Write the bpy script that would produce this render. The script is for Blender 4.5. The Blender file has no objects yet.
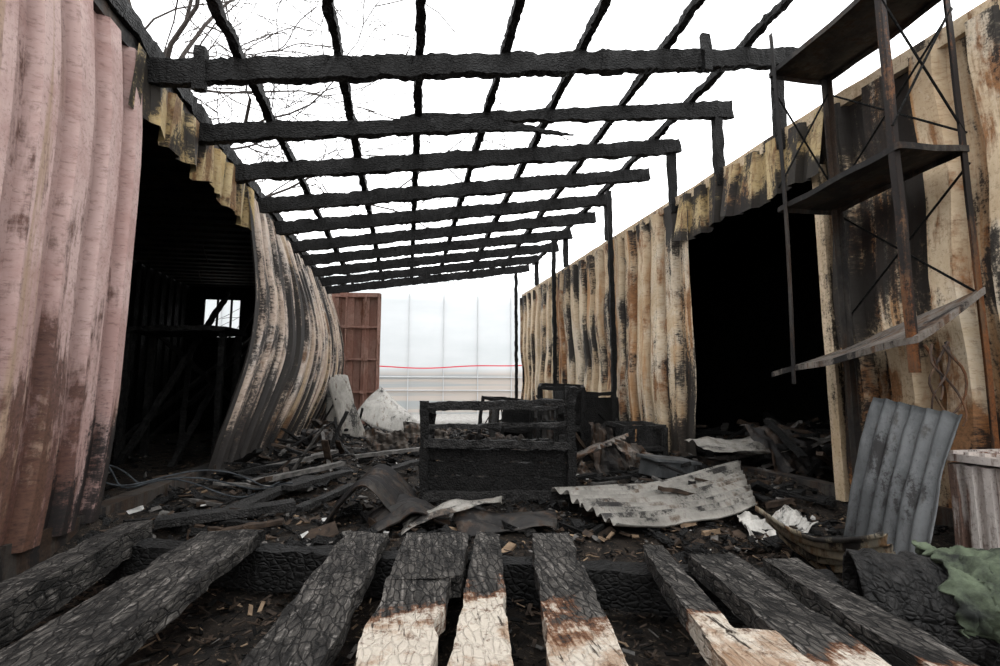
import bpy, math, random
from mathutils import Vector, Matrix, Euler, noise
random.seed(7)
R=random.random
def U(a,b): return a+(b-a)*R()
def N(x,y,z): return noise.noise(Vector((x,y,z)))
def lerp(a,b,t): return a+(b-a)*t
def sstep(a,b,x):
    t=max(0,min(1,(x-a)/(b-a))); return t*t*(3-2*t)
def tri(x):
    f=x%1.0; return 1-abs(2*f-1)*2

# ------------------------------------------------ node helpers
class NT:
    def __init__(s,name,attrcoord=None):
        s.m=bpy.data.materials.new(name); s.m.use_nodes=True
        s.t=s.m.node_tree; s.t.nodes.clear()
        s.out=s.t.nodes.new('ShaderNodeOutputMaterial')
        s.b=s.t.nodes.new('ShaderNodeBsdfPrincipled')
        s.t.links.new(s.b.outputs[0],s.out.inputs[0])
        if attrcoord:
            a=s.t.nodes.new('ShaderNodeAttribute'); a.attribute_name=attrcoord; s.tc=a.outputs['Vector']
        else: s.tc=s.t.nodes.new('ShaderNodeTexCoord').outputs['Object']
    def L(s,a,b): s.t.links.new(a,b)
    def noise(s,sc=(1,1,1),scale=1,detail=6,rough=.6,off=0,dist=0):
        mp=s.t.nodes.new('ShaderNodeMapping'); mp.inputs['Scale'].default_value=sc; mp.inputs['Location'].default_value=(off,off*.7,off*.3)
        s.L(s.tc,mp.inputs['Vector'])
        n=s.t.nodes.new('ShaderNodeTexNoise'); n.inputs['Scale'].default_value=scale; n.inputs['Detail'].default_value=detail; n.inputs['Roughness'].default_value=rough
        n.inputs['Distortion'].default_value=dist
        s.L(mp.outputs[0],n.inputs['Vector']); return n.outputs[0]
    def vor(s,sc,scale,feature='DISTANCE_TO_EDGE',out='Distance',warp=0):
        mp=s.t.nodes.new('ShaderNodeMapping'); mp.inputs['Scale'].default_value=sc
        src=s.tc
        if warp:
            nn=s.t.nodes.new('ShaderNodeTexNoise'); nn.inputs['Scale'].default_value=30; nn.inputs['Detail'].default_value=3
            s.L(s.tc,nn.inputs['Vector'])
            vm=s.t.nodes.new('ShaderNodeVectorMath'); vm.operation='MULTIPLY_ADD'
            s.L(nn.outputs['Color'],vm.inputs[0]); vm.inputs[1].default_value=(warp,)*3; s.L(s.tc,vm.inputs[2]); src=vm.outputs[0]
        s.L(src,mp.inputs['Vector'])
        n=s.t.nodes.new('ShaderNodeTexVoronoi'); n.feature=feature; n.inputs['Scale'].default_value=scale
        s.L(mp.outputs[0],n.inputs['Vector']); return n.outputs[out]
    def ramp(s,x,stops):
        r=s.t.nodes.new('ShaderNodeValToRGB'); e=r.color_ramp.elements
        while len(e)<len(stops): e.new(.5)
        for i,(p,c) in enumerate(stops):
            e[i].position=p
            e[i].color=(c,c,c,1) if not isinstance(c,tuple) else (*c,1)
        s.L(x,r.inputs[0]); return r.outputs[0]
    def mix(s,f,a,b):
        n=s.t.nodes.new('ShaderNodeMix'); n.data_type='RGBA'
        for i,v in ((0,f),(6,a),(7,b)):
            if isinstance(v,(int,float)): n.inputs[i].default_value=v
            elif isinstance(v,tuple): n.inputs[i].default_value=(*v,1)
            else: s.L(v,n.inputs[i])
        return n.outputs[2]
    def math(s,op,a,b):
        n=s.t.nodes.new('ShaderNodeMath'); n.operation=op
        for i,v in ((0,a),(1,b)):
            if isinstance(v,(int,float)): n.inputs[i].default_value=v
            else: s.L(v,n.inputs[i])
        return n.outputs[0]
    def attr(s,name):
        n=s.t.nodes.new('ShaderNodeAttribute'); n.attribute_name=name; return n.outputs['Fac']
    def xyz(s,i):
        n=s.t.nodes.new('ShaderNodeSeparateXYZ'); s.L(s.tc,n.inputs[0]); return n.outputs[i]
    def bump(s,h,st=.5,d=.02):
        n=s.t.nodes.new('ShaderNodeBump'); n.inputs['Strength'].default_value=st; n.inputs['Distance'].default_value=d
        s.L(h,n.inputs['Height']); s.L(n.outputs[0],s.b.inputs['Normal'])
    def col(s,c):
        if isinstance(c,tuple): s.b.inputs['Base Color'].default_value=(*c,1)
        else: s.L(c,s.b.inputs['Base Color'])
    def rough(s,v): 
        if isinstance(v,(int,float)): s.b.inputs['Roughness'].default_value=v
        else: s.L(v,s.b.inputs['Roughness'])
    def spec(s,v): s.b.inputs['Specular IOR Level'].default_value=v

def steel(name,p1,p2,rust,soot=(.010,.009,.009),metal=0.0,rl=.60,sl=.62,streak=7,rough=.7,pc=False,vs=.45,speck=.6,pale=None,ochre=None,oc=.5):
    n=NT(name,'pc' if pc else None)
    st=n.noise((streak,streak,vs),1,8,.68,0,.3)
    st2=n.noise((streak*2.2,streak*2.2,1.3),1,7,.68,5,.2)
    pa=n.noise((1.7,1.7,1.2),1,9,.7,11,.4)
    pb=n.noise((3.1,3.1,1.8),1,9,.72,23,.3)
    fi=n.noise((1,1,1),60,5,.75)
    st3=n.noise((streak*1.3,streak*1.3,vs*.6),1,7,.66,41,.2)
    c=n.mix(n.ramp(pb,[(.42,0.),(.56,1.)]),p1,p2)
    if pale: c=n.mix(n.ramp(pa,[(.50,0.),(.57,.85)]),c,pale)
    if ochre: c=n.mix(n.ramp(n.math('ADD',st3,n.attr('rust')),[(oc,0.),(oc+.06,.75),(oc+.11,.95)]),c,ochre)
    c=n.mix(n.math('MULTIPLY',n.attr('rib'),n.ramp(st2,[(.35,.6),(.65,.2)])),c,tuple(x*.45 for x in p1))  # recess shade painted into the colour, gives ribs contrast under flat light
    c=n.mix(n.ramp(fi,[(.52,.0),(.68,speck)]),c,tuple(x*.6 for x in rust))
    m=n.math('ADD',n.math('ADD',n.math('MULTIPLY',st2,.5),n.math('MULTIPLY',pb,.5)),n.attr('rust'))
    rc=n.mix(n.ramp(fi,[(.35,0.),(.65,1.)]),rust,tuple(x*.4 for x in rust))
    c=n.mix(n.ramp(m,[(rl-.03,0.),(rl+.03,.9)]),c,rc)
    m=n.math('ADD',n.math('ADD',n.math('MULTIPLY',st,.6),n.math('MULTIPLY',pa,.4)),n.attr('soot'))
    m=n.math('ADD',m,n.math('MULTIPLY',n.math('SUBTRACT',fi,.5),.16))
    m=n.math('ADD',m,n.math('MULTIPLY',n.attr('rib'),.025))  # extra blackening in recesses, deepens the same painted rib shade
    c=n.mix(n.ramp(m,[(sl-.05,0.),(sl-.015,.35),(sl+.0,.85),(sl+.03,.97)]),c,soot)
    n.col(c); n.rough(rough); n.b.inputs['Metallic'].default_value=metal; n.spec(.3)
    n.bump(n.math('ADD',n.math('MULTIPLY',fi,.4),pb),.25,.01)
    return n.m

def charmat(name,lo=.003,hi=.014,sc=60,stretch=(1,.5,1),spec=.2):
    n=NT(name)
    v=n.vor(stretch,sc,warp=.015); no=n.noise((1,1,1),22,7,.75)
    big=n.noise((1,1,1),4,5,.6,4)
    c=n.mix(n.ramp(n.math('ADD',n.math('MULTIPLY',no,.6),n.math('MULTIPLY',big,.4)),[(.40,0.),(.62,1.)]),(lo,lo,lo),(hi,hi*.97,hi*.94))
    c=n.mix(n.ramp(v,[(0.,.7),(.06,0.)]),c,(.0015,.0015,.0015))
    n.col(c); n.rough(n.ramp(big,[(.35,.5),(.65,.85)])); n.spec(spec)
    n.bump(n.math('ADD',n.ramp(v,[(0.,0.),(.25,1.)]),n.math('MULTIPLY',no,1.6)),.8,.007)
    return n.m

M={}
M['char']=charmat('charred_wood')
M['charx']=charmat('charred_wood_cross',stretch=(.5,1,1))
M['charlt']=charmat('charred_wood_grey',.006,.045)
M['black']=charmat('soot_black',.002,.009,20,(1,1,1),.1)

def slatmat():
    n=NT('half_burnt_timber')
    v=n.vor((1,.3,1),55,warp=.012); no=n.noise((1,1,1),24,8,.8); grain=n.noise((70,4,70),1,7,.75)
    big=n.noise((1,1,1),6,8,.72,3); ck=n.noise((60,7,60),1,4,.6,9); bl=n.noise((1.6,.7,1),7,8,.75,31)
    ch=n.mix(n.ramp(grain,[(.36,0.),(.62,1.)]),(.008,.008,.008),(.085,.078,.07))
    ch=n.mix(n.ramp(bl,[(.48,0.),(.58,.9)]),ch,(.006,.0055,.005))
    ch=n.mix(n.ramp(n.math('MULTIPLY',grain,no),[(.28,0.),(.36,.75)]),ch,(.21,.195,.18))
    ch=n.mix(n.ramp(v,[(0.,.95),(.04,.7),(.08,0.)]),ch,(.002,.002,.002))
    wd=n.mix(n.ramp(grain,[(.35,0.),(.65,1.)]),(.20,.115,.065),(.40,.31,.23))
    wd=n.mix(n.ramp(big,[(.44,0.),(.54,1.)]),wd,(.50,.45,.38))
    wd=n.mix(n.ramp(no,[(.54,0.),(.62,.85)]),wd,(.09,.045,.026))
    wd=n.mix(n.ramp(ck,[(.33,.95),(.39,0.)]),wd,(.02,.012,.008))
    rim=n.math('ADD',n.math('ADD',n.attr('wood'),n.math('MULTIPLY',n.math('SUBTRACT',big,.5),1.7)),n.math('MULTIPLY',n.math('SUBTRACT',grain,.5),.6))
    c=n.mix(n.ramp(rim,[(.42,0.),(.54,1.)]),ch,(.12,.048,.020))
    c=n.mix(n.ramp(rim,[(.52,0.),(.66,1.)]),c,wd)
    n.col(c); n.rough(.8); n.spec(.2)
    n.bump(n.math('ADD',n.ramp(v,[(0.,0.),(.12,.9)]),n.math('MULTIPLY',grain,1.2)),.8,.005)
    return n.m
M['slat']=slatmat()
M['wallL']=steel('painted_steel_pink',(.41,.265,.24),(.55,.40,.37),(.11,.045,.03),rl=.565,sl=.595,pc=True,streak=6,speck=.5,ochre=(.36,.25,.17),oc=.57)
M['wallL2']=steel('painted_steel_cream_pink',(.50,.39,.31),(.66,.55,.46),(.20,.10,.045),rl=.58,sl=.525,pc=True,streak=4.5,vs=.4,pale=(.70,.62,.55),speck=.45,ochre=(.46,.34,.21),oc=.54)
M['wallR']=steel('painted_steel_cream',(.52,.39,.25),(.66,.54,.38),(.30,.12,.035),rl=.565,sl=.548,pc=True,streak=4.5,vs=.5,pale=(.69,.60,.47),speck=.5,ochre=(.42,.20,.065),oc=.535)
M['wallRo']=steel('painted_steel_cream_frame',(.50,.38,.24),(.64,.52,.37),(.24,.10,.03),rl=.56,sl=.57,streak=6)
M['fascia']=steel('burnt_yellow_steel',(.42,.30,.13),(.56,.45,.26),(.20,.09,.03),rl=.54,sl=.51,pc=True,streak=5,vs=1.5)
M['rack']=steel('rusty_rack_steel',(.045,.028,.02),(.15,.085,.045),(.18,.065,.02),rl=.5,sl=.50,streak=9)
M['door']=steel('red_oxide_door',(.24,.12,.09),(.34,.21,.17),(.16,.06,.03),rl=.56,sl=.62,streak=3)
M['galv']=steel('galvanised_steel',(.05,.054,.056),(.105,.11,.113),(.045,.04,.035),rl=.58,sl=.57,metal=.2,rough=.5,speck=.3)
M['sheet']=steel('weathered_sheet',(.33,.32,.295),(.50,.485,.45),(.16,.10,.06),rl=.58,sl=.57,rough=.65,speck=.3)
M['sheetg']=steel('grey_corrugated',(.19,.18,.16),(.32,.305,.275),(.11,.075,.05),rl=.56,sl=.57,rough=.6,streak=3,speck=.3)
M['sheetdk']=steel('sooty_sheet',(.020,.019,.018),(.06,.053,.046),(.05,.028,.016),rl=.52,sl=.54)
M['sheetmd']=steel('scorched_sheet',(.07,.06,.05),(.19,.17,.15),(.12,.06,.03),rl=.54,sl=.54)
M['curl']=steel('curled_yellow_grey_sheet',(.20,.18,.14),(.34,.29,.20),(.16,.08,.03),rl=.53,sl=.53)
M['rustwhite']=steel('rusty_white_enamel',(.46,.41,.38),(.60,.55,.51),(.14,.06,.035),rl=.53,sl=.60,streak=10)
def simple(name,c,c2,sc=20,rough=.75,bs=.3):
    n=NT(name); no=n.noise((1,1,1),sc,6,.65)
    n.col(n.mix(n.ramp(no,[(.35,0.),(.65,1.)]),c,c2)); n.rough(rough); n.bump(no,bs,.01); n.spec(.25); return n.m
M['brown']=simple('burnt_brown_chip',(.013,.009,.0065),(.06,.04,.027))
M['tan']=simple('wood_chip_tan',(.12,.08,.05),(.28,.20,.13))
M['ash']=simple('ash_grey',(.04,.039,.037),(.15,.14,.13))
M['white']=simple('plaster_white',(.40,.40,.38),(.62,.61,.59))
M['green']=simple('scorched_green_fabric',(.010,.012,.010),(.10,.125,.08),11,.8,.9)
M['blue']=simple('dark_cable',(.012,.014,.016),(.05,.058,.065))
M['bark']=simple('bark',(.03,.024,.022),(.07,.058,.05))
M['ribgrey']=simple('tunnel_hoop',(.44,.45,.46),(.50,.51,.52),5)
M['red']=simple('red_tape',(.65,.03,.06),(.75,.06,.09),5)

def groundmat():
    n=NT('burnt_ground')
    a=n.noise((1,1,1),9,8,.75); b=n.noise((1,1,1),45,5,.75,3)
    c=n.mix(n.ramp(a,[(.38,0.),(.7,1.)]),(.004,.0037,.0033),(.04,.031,.024))
    c=n.mix(n.ramp(b,[(.56,0.),(.64,1.)]),c,(.10,.072,.05))
    c=n.mix(n.ramp(b,[(.67,0.),(.71,1.)]),c,(.38,.35,.32))
    far=n.ramp(n.math('MULTIPLY',n.math('SUBTRACT',n.xyz(1),9.6),.3),[(0.,0.),(1.,1.)])
    c=n.mix(far,c,n.mix(n.ramp(a,[(.4,0.),(.6,1.)]),(.25,.235,.21),(.48,.47,.45)))
    n.col(c); n.rough(.85); n.spec(.2); n.bump(n.math('ADD',a,n.math('MULTIPLY',b,.6)),1.,.03); return n.m
M['ground']=groundmat()

# ------------------------------------------------ mesh builder
class MB:
    def __init__(s): s.v=[];s.f=[];s.mi=[];s.a={};s.pc={}
    def grid(s,fn,us,vs,mi=0,attrs=None,pc=None,rib=None):
        b=len(s.v); nu=len(us); nv=len(vs)
        for u in us:
            for v in vs:
                s.v.append(tuple(fn(u,v)))
                if pc: s.pc[len(s.v)-1]=(u*pc[0]+pc[2],pc[2]*3.1,v*pc[1])
                if rib: s.a.setdefault('rib',{})[len(s.v)-1]=rib(u)
                if attrs:
                    for k,g in attrs.items(): s.a.setdefault(k,{})[len(s.v)-1]=g(s.v[-1])
        for i in range(nu-1):
            for j in range(nv-1):
                s.f.append((b+i*nv+j,b+(i+1)*nv+j,b+(i+1)*nv+j+1,b+i*nv+j+1)); s.mi.append(mi)
    def box(s,c,size,rot=None,mi=0,jit=0):
        b=len(s.v); rm=(rot.to_matrix() if isinstance(rot,Euler) else rot) if rot is not None else Matrix.Identity(3)
        for x in(-.5,.5):
            for y in(-.5,.5):
                for z in(-.5,.5):
                    p=Vector((x*size[0]+U(-jit,jit),y*size[1]+U(-jit,jit),z*size[2]+U(-jit,jit)))
                    s.v.append(tuple(rm@p+Vector(c)))
        for q in((0,1,3,2),(4,6,7,5),(0,4,5,1),(2,3,7,6),(0,2,6,4),(1,5,7,3)):
            s.f.append(tuple(b+i for i in q)); s.mi.append(mi)
    def beam(s,p0,p1,w,h,amp=.01,seg=.05,mi=0,w1=None,h1=None,sd=None,up=(0,0,1),attr=None,ragged=.0,notch=0,fine=.8):
        p0=Vector(p0);p1=Vector(p1);d=p1-p0;Ln=d.length;d.normalize()
        upv=Vector(up)
        if abs(d.dot(upv))>.95: upv=Vector((1,0,0))
        sx=d.cross(upv).normalized(); uz=sx.cross(d).normalized()
        w1=w if w1 is None else w1; h1=h if h1 is None else h1
        n=max(2,int(Ln/seg)); sd=U(0,100) if sd is None else sd
        cs=[(-1,-1),(-.33,-1.),(.33,-1.),(1,-1),(1,-.0),(1,1),(.33,1),(-.33,1),(-1,1),(-1,0)]
        K=len(cs); b=len(s.v)
        for i in range(n+1):
            t=i/n; W=lerp(w,w1,t)/2;H=lerp(h,h1,t)/2
            nl=1-notch*max(0,N(t*Ln*6+sd,3,0)-.15); nr=1-notch*max(0,N(t*Ln*6+sd,8,0)-.15)
            for k,(a,c) in enumerate(cs):
                q=p0+d*(Ln*t)+sx*(a*W*(nl if a<0 else nr))+uz*(c*H)
                nn=noise.noise_vector(q*7+Vector((sd,0,0)))*amp + noise.noise_vector(q*30+Vector((sd,3,0)))*amp*fine
                if ragged and i in(0,n): nn+= d*(noise.noise(q*25+Vector((sd,0,0)))*ragged)
                s.v.append(tuple(q+nn))
                if attr: s.a.setdefault('wood',{})[len(s.v)-1]=attr(t)
        for i in range(n):
            for k in range(K):
                k2=(k+1)%K
                s.f.append((b+i*K+k,b+i*K+k2,b+(i+1)*K+k2,b+(i+1)*K+k)); s.mi.append(mi)
        s.f.append(tuple(b+k for k in reversed(range(K))));s.mi.append(mi)
        s.f.append(tuple(b+n*K+k for k in range(K)));s.mi.append(mi)
    def tube(s,pts,r,mi=0,K=6,r1=None):
        b=len(s.v); n=len(pts); pts=[Vector(p) for p in pts]
        for i,p in enumerate(pts):
            d=(pts[min(i+1,n-1)]-pts[max(i-1,0)]).normalized()
            u=Vector((0,0,1)) if abs(d.z)<.9 else Vector((1,0,0))
            a=d.cross(u).normalized(); c=a.cross(d)
            rr=r if r1 is None else lerp(r,r1,i/(n-1))
            for k in range(K):
                an=2*math.pi*k/K; s.v.append(tuple(p+a*math.cos(an)*rr+c*math.sin(an)*rr))
        for i in range(n-1):
            for k in range(K):
                k2=(k+1)%K; s.f.append((b+i*K+k,b+i*K+k2,b+(i+1)*K+k2,b+(i+1)*K+k)); s.mi.append(mi)
        s.f.append(tuple(b+k for k in reversed(range(K))));s.mi.append(mi)
        s.f.append(tuple(b+(n-1)*K+k for k in range(K)));s.mi.append(mi)
    def done(s,name,mats,parent=None,smooth=False,solid=0):
        me=bpy.data.meshes.new(name); me.from_pydata(s.v,[],s.f)
        for m in mats: me.materials.append(M[m])
        for p,i in zip(me.polygons,s.mi): p.material_index=i; p.use_smooth=smooth
        for k,dct in s.a.items():
            at=me.attributes.new(k,'FLOAT','POINT')
            for i,val in dct.items(): at.data[i].value=val
        if s.pc:
            at=me.attributes.new('pc','FLOAT_VECTOR','POINT')
            for i,val in s.pc.items(): at.data[i].vector=val
        me.update()
        o=bpy.data.objects.new(name,me); bpy.context.scene.collection.objects.link(o)
        if parent: o.parent=parent
        if solid:
            md=o.modifiers.new('thick','SOLIDIFY'); md.thickness=solid; md.offset=0
        return o
def empty(name):
    o=bpy.data.objects.new(name,None); bpy.context.scene.collection.objects.link(o); return o

def trap(f):
    f=f%1.0
    if f<=.36: return 1
    if f<.44: return 1-2*(f-.36)/.08
    if f<=.86: return -1
    if f<.94: return -1+2*(f-.86)/.08
    return 1
PH=[0,.18,.36,.44,.66,.86,.94]
def corr_us(L,per):
    n=int(L/per)+1; us=[]
    for i in range(n):
        for f in PH:
            s=(i+f)*per
            if s<=L: us.append(s/L)
    us.append(1.0); return us
PCO=[0]
def panel(fn,L,per,amp,axis,nv=26,attrs=None,mb=None,mi=0,hh=2.5):
    mb=mb or MB(); ax=Vector(axis); PCO[0]+=7.3
    def g(u,v):
        return Vector(fn(u,v))+ax*(amp*trap(u*L/per+1e-7))
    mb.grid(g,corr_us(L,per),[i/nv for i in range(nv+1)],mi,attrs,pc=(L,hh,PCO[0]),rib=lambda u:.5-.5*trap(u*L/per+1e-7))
    return mb

H=2.6
# ------------------------------------------------ LEFT CONTAINER
LX=-1.48
LC=empty('shipping_container')
def soot_near(p):
    x,y,z=p
    return .18*sstep(1.1,.1,z)*(.55+.45*sstep(2.0,2.9,y))+.05*N(y*2,z*2,1)-.04
def rust_near(p):
    x,y,z=p
    return .12*sstep(1.3,.2,z)+.05*N(y*2,z*1.2,6)-.01
def fn(u,v):
    z=lerp(.1,H-.08,v); ye=2.84+.02*math.sin(z*4)-.03*(1-v)
    y=lerp(-.6,ye,u)
    bul=.05*math.sin(v*math.pi)*sstep(1.2,2.3,y)+.015*N(y*1.5,z*1.0,3)
    y+= .05*math.sin(z*1.3+.3)*math.sin(u*math.pi)+.006*N(y*3,z*2,8)
    return (LX+bul,y,z)
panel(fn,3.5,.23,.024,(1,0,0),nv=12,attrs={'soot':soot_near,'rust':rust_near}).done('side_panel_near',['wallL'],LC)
def fn(u,v):
    y=lerp(2.74,4.75,u)
    zb=2.19+.015*math.sin(y*22)+.03*N(y*3,0,2)-.04*sstep(4.3,4.7,y)
    z=lerp(zb,H-.06,v)
    return (LX+.03+.035*(1-v)*tri(y*2.2)+.02*N(y*5,z,1),y,z)
panel(fn,2.0,.24,.02,(1,0,0),nv=8,hh=.4,attrs={'soot':lambda p:-.02+.1*N(p[1]*4,p[2]*3,0),'rust':lambda p:.02}).done('opening_lintel',['fascia'],LC)
def bulgeL(y,z):
    k=1.22
    t=(z-k)/(1.1 if z<k else 1.3); t=max(-1,min(1,t))
    fold=math.cos(t*math.pi/2)
    return (.13+.17*sstep(4.6,6.6,y))*fold
def fn(u,v):
    z=lerp(.08,H-.08,v)
    edge=[(.0,4.12),(.12,4.20),(.25,4.36),(.38,4.54),(.48,4.63),(.6,4.66),(.8,4.64),(1.,4.62)]
    for (a,ya),(b,yb) in zip(edge,edge[1:]):
        if a<=v<=b+1e-6: ye=lerp(ya,yb,(v-a)/(b-a)); break
    y=lerp(ye,9.65,u)
    x=LX+bulgeL(y,z)+.02*N(y*1.4,z*1.6,9)
    return (x,y,z)
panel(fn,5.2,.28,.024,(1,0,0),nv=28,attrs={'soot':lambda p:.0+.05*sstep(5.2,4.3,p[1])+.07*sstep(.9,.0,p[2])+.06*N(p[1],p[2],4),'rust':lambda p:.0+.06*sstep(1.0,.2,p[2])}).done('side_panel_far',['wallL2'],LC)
mb=MB()
mb.beam((LX-.05,-.6,.07),(LX-.05,9.7,.07),.1,.14,.004,.2); mb.done('bottom_rail',['sheetdk'],LC)
mb=MB()
mb.beam((LX-.04,-.6,H-.04),(LX-.04,9.7,H-.04),.08,.08,.01,.1); mb.done('top_rail',['sheetdk'],LC)
mb=MB(); panel(lambda u,v:(lerp(LX,LX-2.4,v),lerp(-.6,9.7,u),H-.01),10.3,.25,.015,(0,0,1),nv=2,mb=mb); mb.done('roof_panel',['sheetdk'],LC)
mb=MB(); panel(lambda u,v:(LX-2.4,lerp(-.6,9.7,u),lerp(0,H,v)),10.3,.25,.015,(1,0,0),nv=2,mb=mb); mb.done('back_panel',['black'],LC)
mb=MB()
ax0,ax1=LX-2.4,LX
wx0,wx1,wz0,wz1=-3.62,-3.03,1.68,2.36
for (a,b,c,d) in((ax0,wx0,0,H),(wx1,ax1,0,H),(wx0,wx1,0,wz0),(wx0,wx1,wz1,H)):
    mb.box(((a+b)/2,9.7,(c+d)/2),(b-a,.04,d-c))
mb.box((-3.4,9.68,2.0),(.03,.04,.8)); mb.box((-3.17,9.68,2.0),(.03,.04,.8))
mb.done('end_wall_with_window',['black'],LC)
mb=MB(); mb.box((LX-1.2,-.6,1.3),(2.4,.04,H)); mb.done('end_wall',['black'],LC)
mb=MB()
mb.beam((-2.9,6.0,1.35),(-1.9,6.0,1.38),.7,.05,.02)
for x in(-2.85,-1.95):
    for y in(5.75,6.25): mb.beam((x,y,0),(x,y,1.35),.06,.06,.01)
mb.done('burnt_workbench',['charlt'])
mb=MB()
for i in range(6): mb.beam((U(-3.6,-1.8),U(5,8),0),(U(-3.6,-2.),U(6,9),U(1.2,2.2)),.05,.05,.012)
mb.done('fallen_studs',['charlt'])

# ------------------------------------------------ RIGHT CONTAINER
def RX(y): return 2.66-.07*(y-2.8)
RC=empty('shipping_container')
def fn(u,v):
    z=lerp(.08,H-.06,v); y=lerp(4.10+.03*math.sin(z*5),9.5,u)
    b=.08*max(0,1-abs(z-1.05-.12*math.sin(y*2))/.7)*tri(y*.33+.3)+.03*N(y*1.2,z*1.3,2)+.02*tri(z*.8+y*.3)
    b*=sstep(0,.3,v)*sstep(1,.8,v)
    y+=.03*tri(z*.6+y*.2)*math.sin(u*math.pi)
    return (RX(y)-.02+b*.9,y,z)
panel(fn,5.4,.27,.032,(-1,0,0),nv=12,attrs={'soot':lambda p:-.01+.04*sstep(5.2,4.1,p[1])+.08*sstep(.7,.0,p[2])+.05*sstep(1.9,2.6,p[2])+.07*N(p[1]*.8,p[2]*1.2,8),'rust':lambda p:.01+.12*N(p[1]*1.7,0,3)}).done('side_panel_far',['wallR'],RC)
def fn(u,v):
    y=lerp(2.62,4.22,u); zb=2.11+.02*math.sin(y*9)+.03*N(y*8,0,5)
    z=lerp(zb,H-.05,v)
    return (RX(y)-.03-.05*(1-v)*(1+tri(y*1.3)),y,z)
panel(fn,1.8,.24,.026,(-1,0,0),nv=8,hh=.4,attrs={'soot':lambda p:.02+.1*N(p[1]*3,p[2]*3,0)+.04*sstep(2.3,2.1,p[2]),'rust':lambda p:.02}).done('opening_lintel',['fascia'],RC)
def fn(u,v):
    z=lerp(.08,H-.06,v); y=lerp(-.2,2.76+.02*math.sin(z*6),u)
    return (RX(y)+.02*N(y*2,z*1.5,2),y,z)
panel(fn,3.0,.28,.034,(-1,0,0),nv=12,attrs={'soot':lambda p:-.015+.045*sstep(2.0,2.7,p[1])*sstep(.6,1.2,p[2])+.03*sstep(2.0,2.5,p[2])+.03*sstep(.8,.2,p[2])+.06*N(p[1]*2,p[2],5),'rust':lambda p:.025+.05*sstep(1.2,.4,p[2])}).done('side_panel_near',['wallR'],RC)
mb=MB()
mb.beam((RX(2.74)-.0,2.74,.05),(RX(2.74)-.0,2.74,2.2),.07,.07,.004,.2)
mb.done('door_jamb',['wallRo'],RC)
mb=MB(); mb.beam((RX(-.2)+.05,-.2,.06),(RX(9.5)+.05,9.5,.06),.1,.13,.004,.2); mb.done('bottom_rail',['sheetdk'],RC)
mb=MB(); mb.beam((RX(-.2)+.03,-.2,H-.04),(RX(9.5)+.03,9.5,H-.04),.08,.09,.006,.15); mb.done('top_rail',['wallRo'],RC)
mb=MB(); mb.grid(lambda u,v:(RX(lerp(-.2,9.5,u))+2.4*v,lerp(-.2,9.5,u),H-.01),[0,.5,1],[0,1]); mb.done('roof_panel',['black'],RC)
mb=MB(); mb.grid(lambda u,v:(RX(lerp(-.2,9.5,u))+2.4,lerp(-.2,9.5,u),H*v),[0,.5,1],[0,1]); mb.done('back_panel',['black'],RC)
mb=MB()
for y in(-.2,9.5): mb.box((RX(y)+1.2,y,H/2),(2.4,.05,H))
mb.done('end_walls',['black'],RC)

# ------------------------------------------------ ROOF FRAME
RF=empty('burnt_roof_frame')
def rz(x): return 2.50+(x+1.45)*.155
ys=[2.96,3.62,4.3,5.0,5.7,6.4,7.1,7.8,8.5,9.2]
for i,y in enumerate(ys):
    xr=RX(y)+[.18,.12,.05,.1,.0,.1,.05,.1,.0,.05][i]
    xl=-1.50
    dy=U(-.04,.04); mb=MB()
    if i==1:
        mb.beam((xl,y,rz(xl)),(.55,y-.02,rz(.55)-.06),.06,.13,.014,.03,h1=.09)
        mb.beam((-.1,y+.07,rz(0)+.05),(xr,y+.05,rz(xr)),.05,.05,.014,.03,h1=.15)
        mb.beam((.5,y-.02,rz(.5)-.05),(1.25,y-.03,rz(1.2)-.17),.05,.09,.014,.03,h1=.01,w1=.01)
    else:
        mb.beam((xl,y+dy,rz(xl)),(xr,y-dy,rz(xr)),.06,.135,.016,.025)
    mb.done('rafter_%d'%(i+1),['charx'],RF)
for i,x in enumerate([-1.02,-.48,.03,.56,1.12,1.74,2.36]):
    mb=MB(); e=U(-.05,.05)
    mb.beam((x+e,.2,rz(x)+.11),(x-e*.5,9.35,rz(x)+.11),.052,.055,.014,.025)
    mb.done('batten_%d'%(i+1),['char'],RF)
mb=MB(); mb.beam((LX-.02,1.0,H+.05),(LX-.02,9.6,H+.03),.09,.1,.018,.04); mb.done('wall_plate',['char'],RF)
for i,y in enumerate([2.96,3.62,4.3,5.7,7.1,8.5]):
    mb=MB(); x=RX(y)-.02; mb.beam((x,y+.06,H-.15 if i<3 else H),(x,y+.06,rz(x)+.05),.06,.07,.01,.05); mb.done('stub_post_%d'%(i+1),['char'],RF)
for i,(y) in enumerate([5.45,7.35,9.45]):
    mb=MB(); x=RX(y)-.14; mb.beam((x,y,0),(x,y,rz(x)+.02),.05,.055,.012,.05); mb.done('wall_post_%d'%(i+1),['char'],RF)
mb=MB(); mb.beam((-1.2,2.93,rz(-1.2)-.12),(-1.2,2.93,rz(-1.2)+.14),.05,.06,.01,.04); mb.beam((2.0,2.93,2.93),(2.0,2.93,3.2),.05,.06,.01,.04)
mb.done('hanger_blocks',['char'],RF)

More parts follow.
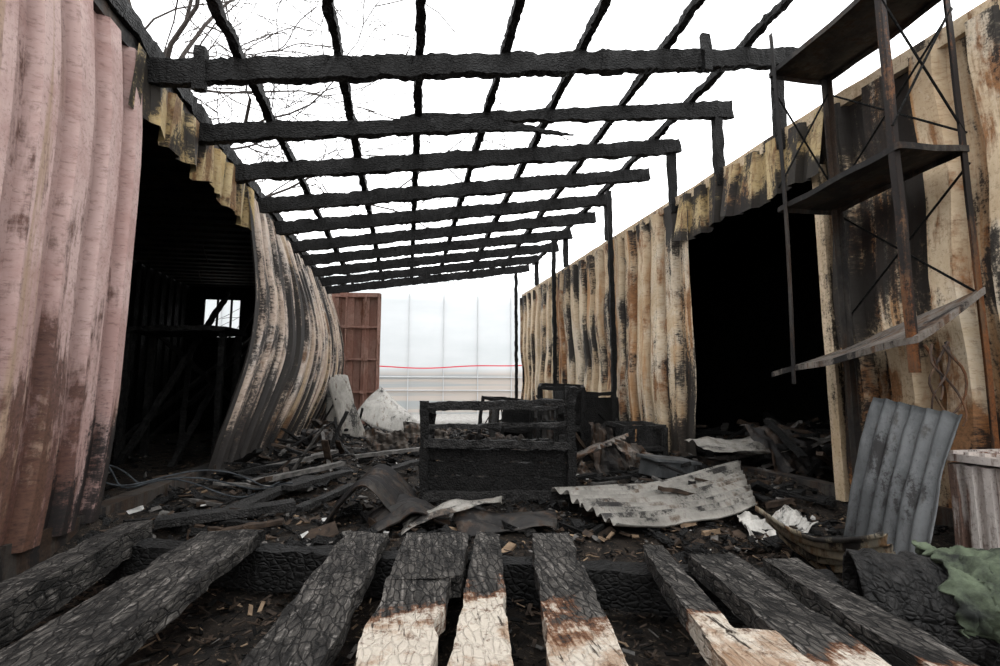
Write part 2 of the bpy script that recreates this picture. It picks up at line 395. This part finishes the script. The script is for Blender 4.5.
# ------------------------------------------------ GROUND
def gz(x,y):
    m=.12*sstep(.8,.0,abs(x-LX)) + .15*sstep(1.0,0.,abs(x-RX(y)))
    m*=sstep(2.2,3.2,y)*sstep(10,9,y)
    return .035*N(x*2.2,y*2.2,0)+.03*N(x*7,y*7,1)+.015*N(x*18,y*18,2)+m*(.6+.6*N(x*3,y*3,7))
mb=MB()
mb.grid(lambda u,v:(lerp(-4.2,5.4,u),lerp(.0,11,v),gz(lerp(-4.2,5.4,u),lerp(0,11,v))),[i/240 for i in range(241)],[i/280 for i in range(281)])
mb.grid(lambda u,v:(lerp(-20,22,u),lerp(10.9,30,v),-.01),[0,1],[0,1])
mb.grid(lambda u,v:(lerp(-20,22,u),lerp(-6,.1,v),-.01),[0,1],[0,1])
mb.grid(lambda u,v:(lerp(-20,-4.1,u),lerp(0,11,v),-.01),[0,1],[0,1])
mb.grid(lambda u,v:(lerp(5.3,22,u),lerp(0,11,v),-.01),[0,1],[0,1])
mb.done('ground',['ground'],smooth=True)

# ------------------------------------------------ DEBRIS
mb=MB()
for i in range(10500):
    y=2.1+8.2*R()**1.5
    if R()<.78: x=U(LX+.05,RX(y)-.05)
    else: x=U(-3.7,4.6)
    if y<2.3 and x<1.2: continue
    s=U(.015,.06) if R()<.88 else U(.07,.15)
    mi=random.choices([0,1,2,3,4],[60,22,10,5,2.8])[0]
    if mi>=3: s*=.6
    mb.box((x,y,gz(x,y)+U(0,.03)),(s,s*U(.15,.6),s*U(.05,.3)),Euler((U(-.5,.5),U(-.5,.5),U(0,6.3))),mi,s*.08)
for i in range(420):
    y=U(2.7,9.5); side=R()<.42
    x=(LX+U(.05,.8)) if side else RX(y)-U(.05,1.2)
    L=U(.12,.5) if y<4.2 else U(.15,.65)
    a=U(0,6.3); e=U(-.15,.3) if (y<4.2 or R()<.8) else U(.5,1.1); c=Vector((x,y,gz(x,y)+.02+abs(math.sin(e))*L/2))
    d=Vector((math.cos(a)*math.cos(e),math.sin(a)*math.cos(e),math.sin(e)))*L/2
    if abs((c+d).x-.5)>2.9: continue
    if (c+d).x>RX(y)-.05 or (c-d).x>RX(y)-.05 or (c+d).x<LX+.03 or (c-d).x<LX+.03: continue
    mb.beam(c-d,c+d,U(.02,.06),U(.012,.03),.008,.05,mi=random.choice([0,0,0,0,1,2]))
mb.done('charred_debris',['char','brown','ash','tan','white'])
mb=MB()
for i in range(5200):
    x=U(-1.3,1.7); y=U(.55,2.25)
    s=U(.006,.028)
    mi=random.choices([0,1,2,3],[38,48,11,3])[0]
    mb.box((x,y,gz(x,y)+U(0,.03)),(s*1.6,s*U(.2,.6),s*.12),Euler((U(-.6,.6),U(-.6,.6),U(0,6.3))),mi)
mb.done('wood_chip_litter',['black','brown','tan','ash'])
mb=MB()
for i in range(110):
    x=U(2.75,4.2);y=U(2.9,5.2);a=U(0,6.3);L=U(.2,.8);e=U(-.1,.5)
    d=Vector((math.cos(a)*math.cos(e),math.sin(a)*math.cos(e),math.sin(e)))*L/2
    c=Vector((x,y,.12+U(0,.25)))
    mb.beam(c-d,c+d,U(.03,.10),U(.015,.04),.01,.06,mi=random.choice([0,0,1,2]))
mb.done('burnt_rubble_heap',['char','brown','ash'])

# ------------------------------------------------ FOREGROUND SLATS
PD=empty('burnt_timber_deck')
zt=.215
def slat(nm,f,n,wf,wn,th,wood,ext=.25,sh=0,rag=.05):
    f=Vector((*f,zt-th/2+sh)); n=Vector((*n,zt-th/2)); n2=n+(n-f).normalized()*ext
    mb=MB(); mb.beam(n2,f,wn,th,.007,.02,w1=wf,h1=th*.85,ragged=rag,notch=.4,fine=.5,attr=(lambda t:1-sstep(wood[0],wood[1],t)) if wood else (lambda t:-.6))
    mb.done(nm,['slat'],PD,smooth=False)
slat('slat_1',(-1.04,2.28),(-.99,1.3),.10,.11,.11,None)
slat('slat_2',(-.62,2.05),(-.68,1.1),.22,.20,.05,None)
slat('slat_3',(-.134,1.935),(-.223,1.036),.15,.155,.05,None)
slat('slat_4',(.115,1.889),(.06,1.45),.225,.21,.06,None,.0)
slat('slat_5',(.045,1.47),(-.02,1.0),.17,.14,.05,(.35,1.0))
slat('slat_6',(.296,1.856),(.14,.97),.08,.135,.05,(.2,.9))
slat('slat_7',(.517,1.815),(.339,.933),.14,.145,.055,(.12,.68))
slat('slat_8',(.805,1.60),(.66,1.02),.07,.08,.05,(.0,.3),.0)
slat('slat_9',(.955,1.50),(.83,.88),.15,.14,.06,(.1,.5))
slat('slat_10',(1.14,1.44),(1.0,.81),.10,.11,.08,(.1,.45))
slat('slat_11',(.70,1.02),(.66,.75),.16,.16,.05,(.8,1.6),.1)
mb=MB(); mb.beam((-1.15,2.24,.09),(1.3,1.40,.09),.09,.13,.012,.03); mb.done('cross_beam',['charx'],PD)
mb=MB(); mb.beam((-1.2,1.0,.09),(1.3,.62,.09),.09,.13,.012,.03); mb.done('cross_beam_near',['charx'],PD)

# ------------------------------------------------ BURNT BENCH
B=empty('burnt_bench_frame')
bc=Vector((.55,3.08,0)); rot=Matrix.Rotation(math.radians(-9),3,'Z')
def bp(x,y,z): return bc+rot@Vector((x,y,z))
mb=MB()
w=.45
for sx in(-1,1):
    mb.beam(bp(sx*w,0,0),bp(sx*w,.0,.66),.05,.05,.010,.03)
    mb.beam(bp(sx*w,.42,0),bp(sx*w,.40,.62),.05,.05,.010,.03)
    mb.beam(bp(sx*w,.0,.60),bp(sx*w,.42,.58),.05,.04,.010,.03)
    mb.beam(bp(sx*w,.0,.16),bp(sx*w,.42,.16),.04,.06,.010,.03)
    mb.beam(bp(sx*w,.0,.4),bp(sx*w,.42,.4),.035,.05,.010,.03)
mb.beam(bp(.46,.05,.45),bp(.47,.05,.74),.07,.05,.014,.03)
mb.done('legs_and_arms',['char'],B)
mb=MB()
mb.beam(bp(-.48,0,.635),bp(.48,0,.65),.045,.035,.012,.03); mb.beam(bp(-.45,.0,.50),bp(.45,.0,.515),.03,.025,.010,.03)
mb.beam(bp(-.45,.40,.60),bp(.45,.40,.60),.04,.03,.010,.03)
mb.beam(bp(-.45,-.01,.40),bp(.45,-.01,.39),.05,.045,.012,.03)
mb.beam(bp(-.45,0,.09),bp(.45,0,.09),.05,.05,.010,.03)
mb.done('rails',['charlt'],B)
mb=MB()
for k,(a,h) in enumerate([(.155,.085),(.24,.08),(.325,.07)]): mb.beam(bp(-.43,.03+.004*k,a+.008),bp(.43,.03-.004*k,a-.006),.02,h,.012,.03)
for k in range(3): mb.beam(bp(-.2+.22*k,.045,.05),bp(-.2+.22*k,.045,.38),.05,.02,.008,.03)
mb.done('front_boards',['char'],B)
mb=MB()
for i in range(4): mb.beam(bp(-.4,.09+i*.085,.37),bp(.4,.09+i*.085,.36),.04,.02,.009,.04)
for i in range(22):
    p=bp(U(-.38,.38),U(.05,.35),.39); a=U(0,6)
    mb.box(p,(U(.03,.10),U(.015,.04),.015),Euler((U(-.4,.4),U(-.4,.4),a)))
mb.done('seat_slats',['charlt'],B)

# ------------------------------------------------ SHEETS
def sheet(name,c00,c10,c11,c01,per,amp,mat,bend=0,crump=.02,nv=16,parent=None,smooth=True):
    c00,c10,c11,c01=map(Vector,(c00,c10,c11,c01))
    L=(c10-c00).length; nrm=(c10-c00).cross(c01-c00).normalized(); sd=U(0,50)
    n=int(L/per*8)+2
    def fn(u,v):
        e=.03*N(u*6+sd,9,0)*(v>.99)-.03*N(u*6+sd,5,0)*(v<.01)
        v2=v+e
        p=c00*(1-u)*(1-v2)+c10*u*(1-v2)+c11*u*v2+c01*(1-u)*v2
        return p+nrm*(amp*math.sin(u*L/per*2*math.pi)+bend*math.sin(v*math.pi)+crump*N(u*3+sd,v*3,0)+crump*.3*N(u*9+sd,v*8,0))
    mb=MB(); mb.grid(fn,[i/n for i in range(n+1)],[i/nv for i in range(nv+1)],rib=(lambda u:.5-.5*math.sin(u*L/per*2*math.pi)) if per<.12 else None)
    return mb.done(name,[mat],parent,smooth=smooth,solid=.003)
sheet('corrugated_sheet',(1.97,2.06,.04),(1.87,1.60,.02),(2.22,1.68,.62),(2.24,2.09,.69),.075,.010,'galv',.015,.01)
sheet('corrugated_sheet',(.98,2.30,.10),(.88,3.02,.13),(2.38,3.36,.21),(1.92,2.56,.10),.085,.016,'sheetg',.05,.015)
sheet('corrugated_sheet',(1.02,3.30,.05),(1.25,3.80,.05),(1.6,3.45,.40),(1.2,3.10,.36),.08,.014,'sheetmd',-.08,.03)
sheet('corrugated_sheet',(1.48,1.98,.24),(1.68,2.10,.06),(1.84,1.66,.05),(1.62,1.52,.24),.06,.012,'curl',.08,.02)
sheet('corrugated_sheet',(-.42,2.78,.02),(-.40,3.25,.03),(.10,3.20,.04),(-.02,2.72,.03),.07,.013,'sheetdk',-.20,.03)
sheet('corrugated_sheet',(-.15,2.55,.04),(-.2,2.9,.04),(.18,3.0,.04),(.25,2.65,.03),.07,.012,'sheetdk',-.08,.03)
sheet('metal_sheet',(-.02,2.52,.05),(.0,2.70,.06),(.55,2.86,.12),(.50,2.72,.13),.3,.008,'sheetg',-.03,.03)
sheet('metal_sheet',(.25,2.45,.03),(.75,2.5,.05),(.82,2.75,.05),(.25,2.8,.07),.3,.012,'sheetdk',.02,.03)
sheet('metal_sheet',(-1.22,8.1,.0),(-.80,8.4,.0),(-.98,8.6,.98),(-1.35,8.4,1.0),.5,.005,'sheetg',.08,.01)
sheet('metal_sheet',(-.95,7.9,.0),(-.58,8.0,.0),(-1.0,8.2,.92),(-1.25,8.1,.95),.5,.004,'sheetg',.03,.01)
sheet('metal_sheet',(-.85,8.3,.30),(-.12,8.2,.02),(.18,8.5,.22),(-.45,8.8,.78),.5,.01,'sheet',.10,.015)
sheet('metal_sheet',(2.3,3.6,.28),(2.4,4.1,.3),(3.1,4.0,.38),(3.0,3.4,.3),.4,.02,'sheetg',.04,.06)
sheet('crumpled_foil_sheet',(1.60,2.18,.04),(1.78,2.55,.06),(2.08,2.45,.08),(1.92,2.14,.06),.16,.012,'sheet',.04,.09,20,smooth=False)
for (x,y,sx,hh,mt) in((1.35,4.0,.35,.25,'sheetmd'),(1.75,4.15,.3,.45,'sheetdk'),(1.1,4.6,.4,.3,'sheetdk'),(2.0,3.95,.3,.3,'sheetmd'),
                      (.9,5.2,.5,.3,'sheetdk'),(1.7,6.0,.5,.6,'sheetdk'),(-.2,6.2,.5,.25,'sheetmd'),(.3,7.0,.6,.3,'sheetmd'),(-.9,5.8,.4,.3,'sheetdk'),(2.95,3.4,.5,.35,'sheetdk'),(-.95,6.8,.4,.35,'sheetdk')):
    a=U(-.6,.6); dx=Vector((math.cos(a),math.sin(a),0))*sx
    p=Vector((x,y,gz(x,y)-.01))-dx/2; up=Vector((U(-.15,.15),U(.05,.3),hh))
    sheet('twisted_sheet_metal',p,p+dx,p+dx*U(.7,1)+up*U(.7,1),p+up,.09,.010,mt,U(-.08,.08),.10,14,smooth=False)

def crate(name,c,s,rz_,mat,lean=0):
    mb=MB(); rm=Euler((lean,lean*.5,rz_)).to_matrix(); c=Vector(c)
    def P(x,y,z): return c+rm@Vector((x*s[0],y*s[1],z*s[2]))
    for x in(-.5,.5):
        for y in(-.5,.5): mb.beam(P(x,y,0),P(x,y,1),.035,.035,.009)
    for z in(.02,.5,1):
        for y in(-.5,.5): mb.beam(P(-.5,y,z),P(.5,y,z),.03,.035,.009)
        for x in(-.5,.5): mb.beam(P(x,-.5,z),P(x,.5,z),.03,.035,.009)
    mb.beam(P(0,.47,0.),P(0,.47,.95),s[0]*.95,.02,.008)
    mb.beam(P(-.5,0,.5),P(.5,0,.5),s[1]*.9,.02,.008)
    mb.beam(P(.47,0,0.),P(.47,0,.95),.02,s[1]*.9,.008)
    mb.done(name,[mat])
crate('burnt_cabinet',(1.50,4.9,.0),(.42,.4,.76),-.3,'char',.08)
crate('burnt_cabinet',(1.98,5.25,.0),(.38,.4,.68),.2,'char',-.05)
crate('burnt_crate',(1.05,5.6,0),(.4,.4,.62),.5,'char',.1)
crate('burnt_crate',(2.1,4.5,0),(.42,.35,.40),.1,'charlt',.05)
mb=MB(); mb.box((1.98,3.62,.13),(.36,.22,.12),Euler((.05,.1,.15)),0,.01); mb.box((1.98,3.62,.20),(.40,.25,.02),Euler((.05,.1,.15)),0,.005); mb.done('metal_toolbox',['galv'])

mb=MB()
for (a,b,w,t) in(((-.95,3.1,.06),(-.70,4.0,.08),.10,.03),((-.75,3.5,.1),(-.45,4.1,.1),.09,.03),((-1.1,3.9,.07),(-.5,4.3,.14),.08,.03),
                 ((-.6,3.1,.05),(-.35,3.7,.07),.06,.03),((-1.15,4.6,.08),(-.7,5.3,.12),.1,.03),((-1.2,2.8,.08),(-.6,3.0,.1),.12,.04),
                 ((-.3,3.9,.08),(.1,4.6,.1),.09,.03),((-.5,5.2,.08),(.3,5.5,.12),.08,.03),((.9,4.2,.08),(1.4,4.7,.14),.08,.03)):
    mb.beam(a,b,w,t,.006,.05,mi=random.choice([0,0,1]))
mb.done('burnt_planks',['charlt','ash'])
mb=MB()
for k in range(3):
    pts=[]; 
    for i in range(24):
        t=i/23; pts.append((lerp(-1.9+.1*k,-.95+.15*k,t)+.05*math.sin(t*9+k),lerp(3.1,3.5,t)+.14*math.sin(t*6+k*2),.10+.04*math.sin(t*12+k)+.20*(1-t)))
    mb.tube(pts,.005,K=6)
mb.done('burnt_cables',['blue'])

# ------------------------------------------------ RED DOOR (left container end)
D=empty('container_door')
mb=MB()
panel(lambda u,v:(lerp(LX+.08,-.56,u),9.62-.1*u,lerp(.12,2.5,v)),.9,.3,.02,(0,-1,0),nv=6,mb=mb)
mb.done('door_leaf',['door'],D)
mb=MB()
for x in(LX+.08,-.55): mb.beam((x,9.6-.1*(x>-1),.1),(x,9.6-.1*(x>-1),2.53),.07,.06,.002,.3)
for z in(.14,2.5): mb.beam((LX+.08,9.6,z),(-.55,9.5,z),.06,.08,.002,.3)
for x in(-1.15,-.8): mb.tube([(x,9.5,.1),(x,9.5,2.5)],.018)
for z in(.7,1.3,1.9): 
    mb.box((-.98,9.53,z),(.8,.04,.03))
    for x in(-1.15,-.8): mb.box((x,9.5,z),(.12,.04,.06))
mb.done('frame_and_lock_bars',['door'],D)

# ------------------------------------------------ RACK
K=empty('shelving_rack')
P1=(2.2,2.57);P2=(2.2,1.84);P3=(2.6,2.57);P4=(2.6,1.83)
def lpost(nm,x,y,z0,z1,w=.035,bend=0,mat='rack'):
    mb=MB(); n=30
    def off(z): return bend*math.sin((z-z0)/(z1-z0)*math.pi*1.0)+.006*N(z*3,x*5,y)
    zs=[i/n for i in range(n+1)]
    sxx=1 if x<2.4 else -1
    mb.grid(lambda u,v:(x+sxx*w*u+off(lerp(z0,z1,v))*.4,y+off(lerp(z0,z1,v)),lerp(z0,z1,v)),[0,1],zs)
    mb.grid(lambda u,v:(x+off(lerp(z0,z1,v))*.4,y+(w*u if y<2.2 else -w*u)+off(lerp(z0,z1,v)),lerp(z0,z1,v)),[0,1],zs)
    mb.done(nm,[mat],K,solid=.004)
lpost('post_1',*P1,.76,2.95,.025,-.05,'sheetdk'); lpost('post_2',*P2,.80,2.95,.03,.0)
lpost('post_3',*P3,.1,2.95,.04,0,'sheetdk'); lpost('post_4',*P4,.45,2.95,.03,0)
def shelf(nm,zs,mat='sheetdk',sag=.02,ext=0):
    z1,z2,z3,z4=zs
    def fn(u,v):
        x=lerp(P1[0],P3[0],u);y=lerp(P1[1]+.02+ext,P2[1]-.02,v)
        z=(z1*(1-u)*(1-v)+z2*(1-u)*v+z3*u*(1-v)+z4*u*v)
        return (x,y,z-sag*math.sin(u*math.pi)*math.sin(v*math.pi)+.01*N(x*5,y*5,z)+sag*.5*N(v*3,z,u))
    mb=MB(); us=[i/10 for i in range(11)]
    mb.grid(fn,us,us)
    for ed in (0,1):
        mb.grid(lambda t,w_:Vector(fn(ed,t))+Vector((0,0,-.03*w_)),us,[0,1])
        mb.grid(lambda t,w_:Vector(fn(t,ed))+Vector((0,0,-.03*w_)),us,[0,1])
    mb.done(nm,[mat],K,solid=.004)
shelf('shelf_top',(2.70,2.70,2.70,2.70)); shelf('shelf_middle',(1.83,1.86,1.84,1.88)); shelf('shelf_bottom',(.83,.96,.94,1.19),'sheetmd',.03,.14)
mb=MB()
for (z0,z1) in((1.95,2.6),(1.15,1.8)):
    mb.tube([(2.61,P3[1],z0),(2.61,P4[1],z1)],.006); mb.tube([(2.61,P3[1],z1),(2.61,P4[1],z0)],.006)
mb.tube([(P1[0],P1[1],1.95),(P3[0],P3[1],2.6)],.006); mb.tube([(P1[0],P1[1],2.6),(P3[0],P3[1],1.95)],.006)
mb.tube([(P2[0],P2[1],1.95),(P4[0],P4[1],2.6)],.006); mb.tube([(P2[0],P2[1],2.6),(P4[0],P4[1],1.95)],.006)
mb.done('cross_braces',['black'],K)
mb=MB()
for k in range(5):
    pts=[Vector((2.22+.04*math.sin(i*.5+k*1.3)+.01*k,1.78+.03*math.cos(i*.4+k*2)-.01*k,.92-.035*i+.01*math.sin(i+k))) for i in range(8+k)]
    mb.tube(pts,.006,r1=.004)
mb.done('hanging_wires',['rack'],K)

# ------------------------------------------------ rusty enamel radiator-like cabinet
F=empty('rusty_ribbed_heater')
mb=MB()
mb.box((2.47,1.42,.21),(.28,.84,.40)); mb.done('body',['rustwhite'],F)
mb=MB(); mb.box((2.455,1.42,.435),(.33,.87,.03),Euler((.0,.02,0)))
for i in range(14): mb.box((2.455,1.03+i*.06,.458),(.30,.02,.015))
mb.done('top_grille',['rustwhite'],F)
mb=MB()
for i in range(13): mb.beam((2.315,1.03+i*.065,.03),(2.315,1.03+i*.065,.41),.03,.03,.002,.1)
mb.done('body_ribs',['rustwhite'],F)

# ------------------------------------------------ barrel / roll
G=empty('charred_barrel')
c0=Vector((1.24,1.27,.145)); c1=Vector((1.66,1.00,.16)); ax=(c1-c0).normalized(); s1=ax.cross(Vector((0,0,1))).normalized(); u1=s1.cross(ax)
def bar(u,v,r0=.12,am=.010):
    a=2*math.pi*u; r=r0+am*N(math.cos(a)*2,math.sin(a)*2,v*5)+am*.5*N(math.cos(a)*6,math.sin(a)*6,v*14)+ (.010 if abs((v*5)%1-.5)<.1 else 0)
    return c0+(c1-c0)*v+s1*math.cos(a)*r+u1*math.sin(a)*r
mb=MB(); mb.grid(bar,[i/48 for i in range(49)],[i/50 for i in range(51)]); mb.done('shell',['charlt'],G,smooth=True,solid=.008)
mb=MB(); mb.grid(lambda u,v:c0+ax*(.04+.02*N(u*9,v*4,0))+(s1*math.cos(2*math.pi*u)+u1*math.sin(2*math.pi*u))*.112*v,[i/32 for i in range(33)],[0,.2,.4,.6,.8,1]); mb.done('end_cap',['black'],G)
def cloth(u,v):
    p=bar(-.02+.46*u,.34+.66*v+.06*N(u*6,0,3),.128,.02)
    f=.020*(1-abs(N(u*5+v*3,v*4,1))*3)+.014*(1-abs(N(u*13,v*11+u*5,2))*3)
    return p+(p-(c0+(c1-c0)*v)).normalized()*f
mb=MB(); mb.grid(cloth,[i/80 for i in range(81)],[i/70 for i in range(71)]); mb.done('scorched_cloth',['green'],G,smooth=True,solid=.004)

# ------------------------------------------------ BACKGROUND polytunnel
T=empty('polytunnel')
n=NT('polythene_film')
no=n.noise((.3,1,1.2),1,5,.6); z=n.xyz(2)
st=n.noise((.12,1,5),1,4,.6,3)
c=n.mix(n.ramp(no,[(.3,0.),(.7,1.)]),(.50,.53,.54),(.60,.62,.63))
low=n.ramp(n.math('MULTIPLY',z,.5),[(.0,1.),(.62,1.),(.72,0.)])
lowc=n.mix(n.ramp(st,[(.45,0.),(.55,1.)]),(.28,.30,.30),(.42,.36,.31))
c=n.mix(n.math('MULTIPLY',low,.85),c,lowc)
n.col(c); n.rough(.4); M['film']=n.m
mb=MB()
mb.grid(lambda u,v:(lerp(-7,9,u),16+ (0 if v<.75 else (v-.75)*6),lerp(0,5.1,v) if v<.75 else 3.825+1.0*math.sin((v-.75)*4*math.pi/2)),[i/40 for i in range(41)],[i/20 for i in range(21)])
mb.done('film_cover',['film'],T,smooth=True)
mb=MB()
for i in range(15):
    x=-6.6+i*1.1
    mb.tube([(x,15.96,0),(x,15.96,2.2),(x,15.97,3.8)],.016)
mb.tube([(-7,15.95,1.15),(9,15.95,1.15)],.02); mb.tube([(-7,15.95,.75),(9,15.95,.72)],.02,)
mb.done('hoops',['ribgrey'],T)
mb=MB()
mb.grid(lambda u,v:(lerp(-4,4,u),13.0,1.46-.16*math.sin(u*math.pi)+.02*math.sin(u*20)+.03*v),[i/40 for i in range(41)],[0,1],0)
for x in(-4,4): mb.tube([(x,13,0),(x,13,1.5)],.03,mi=1)
mb.done('red_barrier_tape',['red','ribgrey'])

# ------------------------------------------------ TREE
cu=bpy.data.curves.new('bare_tree','CURVE'); cu.dimensions='3D'; cu.bevel_depth=1.0; cu.bevel_resolution=1
random.seed(21)
def br(p,d,L,r,dep):
    n=6; pts=[(p,r)]; q=p.copy(); dd=d.copy()
    for i in range(n):
        dd=(dd+Vector((U(-.3,.3),U(-.3,.3),U(-.2,.2)))).normalized()
        q=q+dd*L/n; pts.append((q.copy(),max(.006,r*(1-.6*(i+1)/n))))
        if dep>0 and i>=1:
            for k in range(2 if dep>3 else (1 if R()<.9 else 0)):
                nd=(dd*.7+Vector((U(-1,1),U(-1,1),U(-.6,.5)))).normalized()
                br(q,nd,L*U(.5,.72),max(.007,r*(1-.55*(i+1)/n)*.55),dep-1)
    sp=cu.splines.new('POLY'); sp.points.add(n)
    for i,(a,rr) in enumerate(pts): sp.points[i].co=(*a,1); sp.points[i].radius=rr
br(Vector((-4.7,9.2,0)),Vector((.05,-.02,1)),7.0,.15,4)
to=bpy.data.objects.new('bare_tree',cu); cu.materials.append(M['bark']); bpy.context.scene.collection.objects.link(to)

# ------------------------------------------------ WORLD + CAMERA
w=bpy.data.worlds.new('overcast'); bpy.context.scene.world=w; w.use_nodes=True
bg=w.node_tree.nodes['Background']; bg.inputs[0].default_value=(.985,.99,1,1); bg.inputs[1].default_value=2.6
sl=bpy.data.lights.new('overcast_sun','SUN'); sl.energy=.7; sl.angle=math.radians(60); so=bpy.data.objects.new('overcast_sun',sl)
so.rotation_euler=(math.radians(42),0,math.radians(8)); bpy.context.scene.collection.objects.link(so)
bpy.context.scene.view_settings.view_transform='Standard'
cam=bpy.data.cameras.new('camera'); cam.lens=18; cam.sensor_width=36; co=bpy.data.objects.new('camera',cam)
co.location=(0,0,.72); co.rotation_euler=(math.radians(96.6),0,math.radians(-10.4)); cam.clip_start=.02
bpy.context.scene.collection.objects.link(co); bpy.context.scene.camera=co
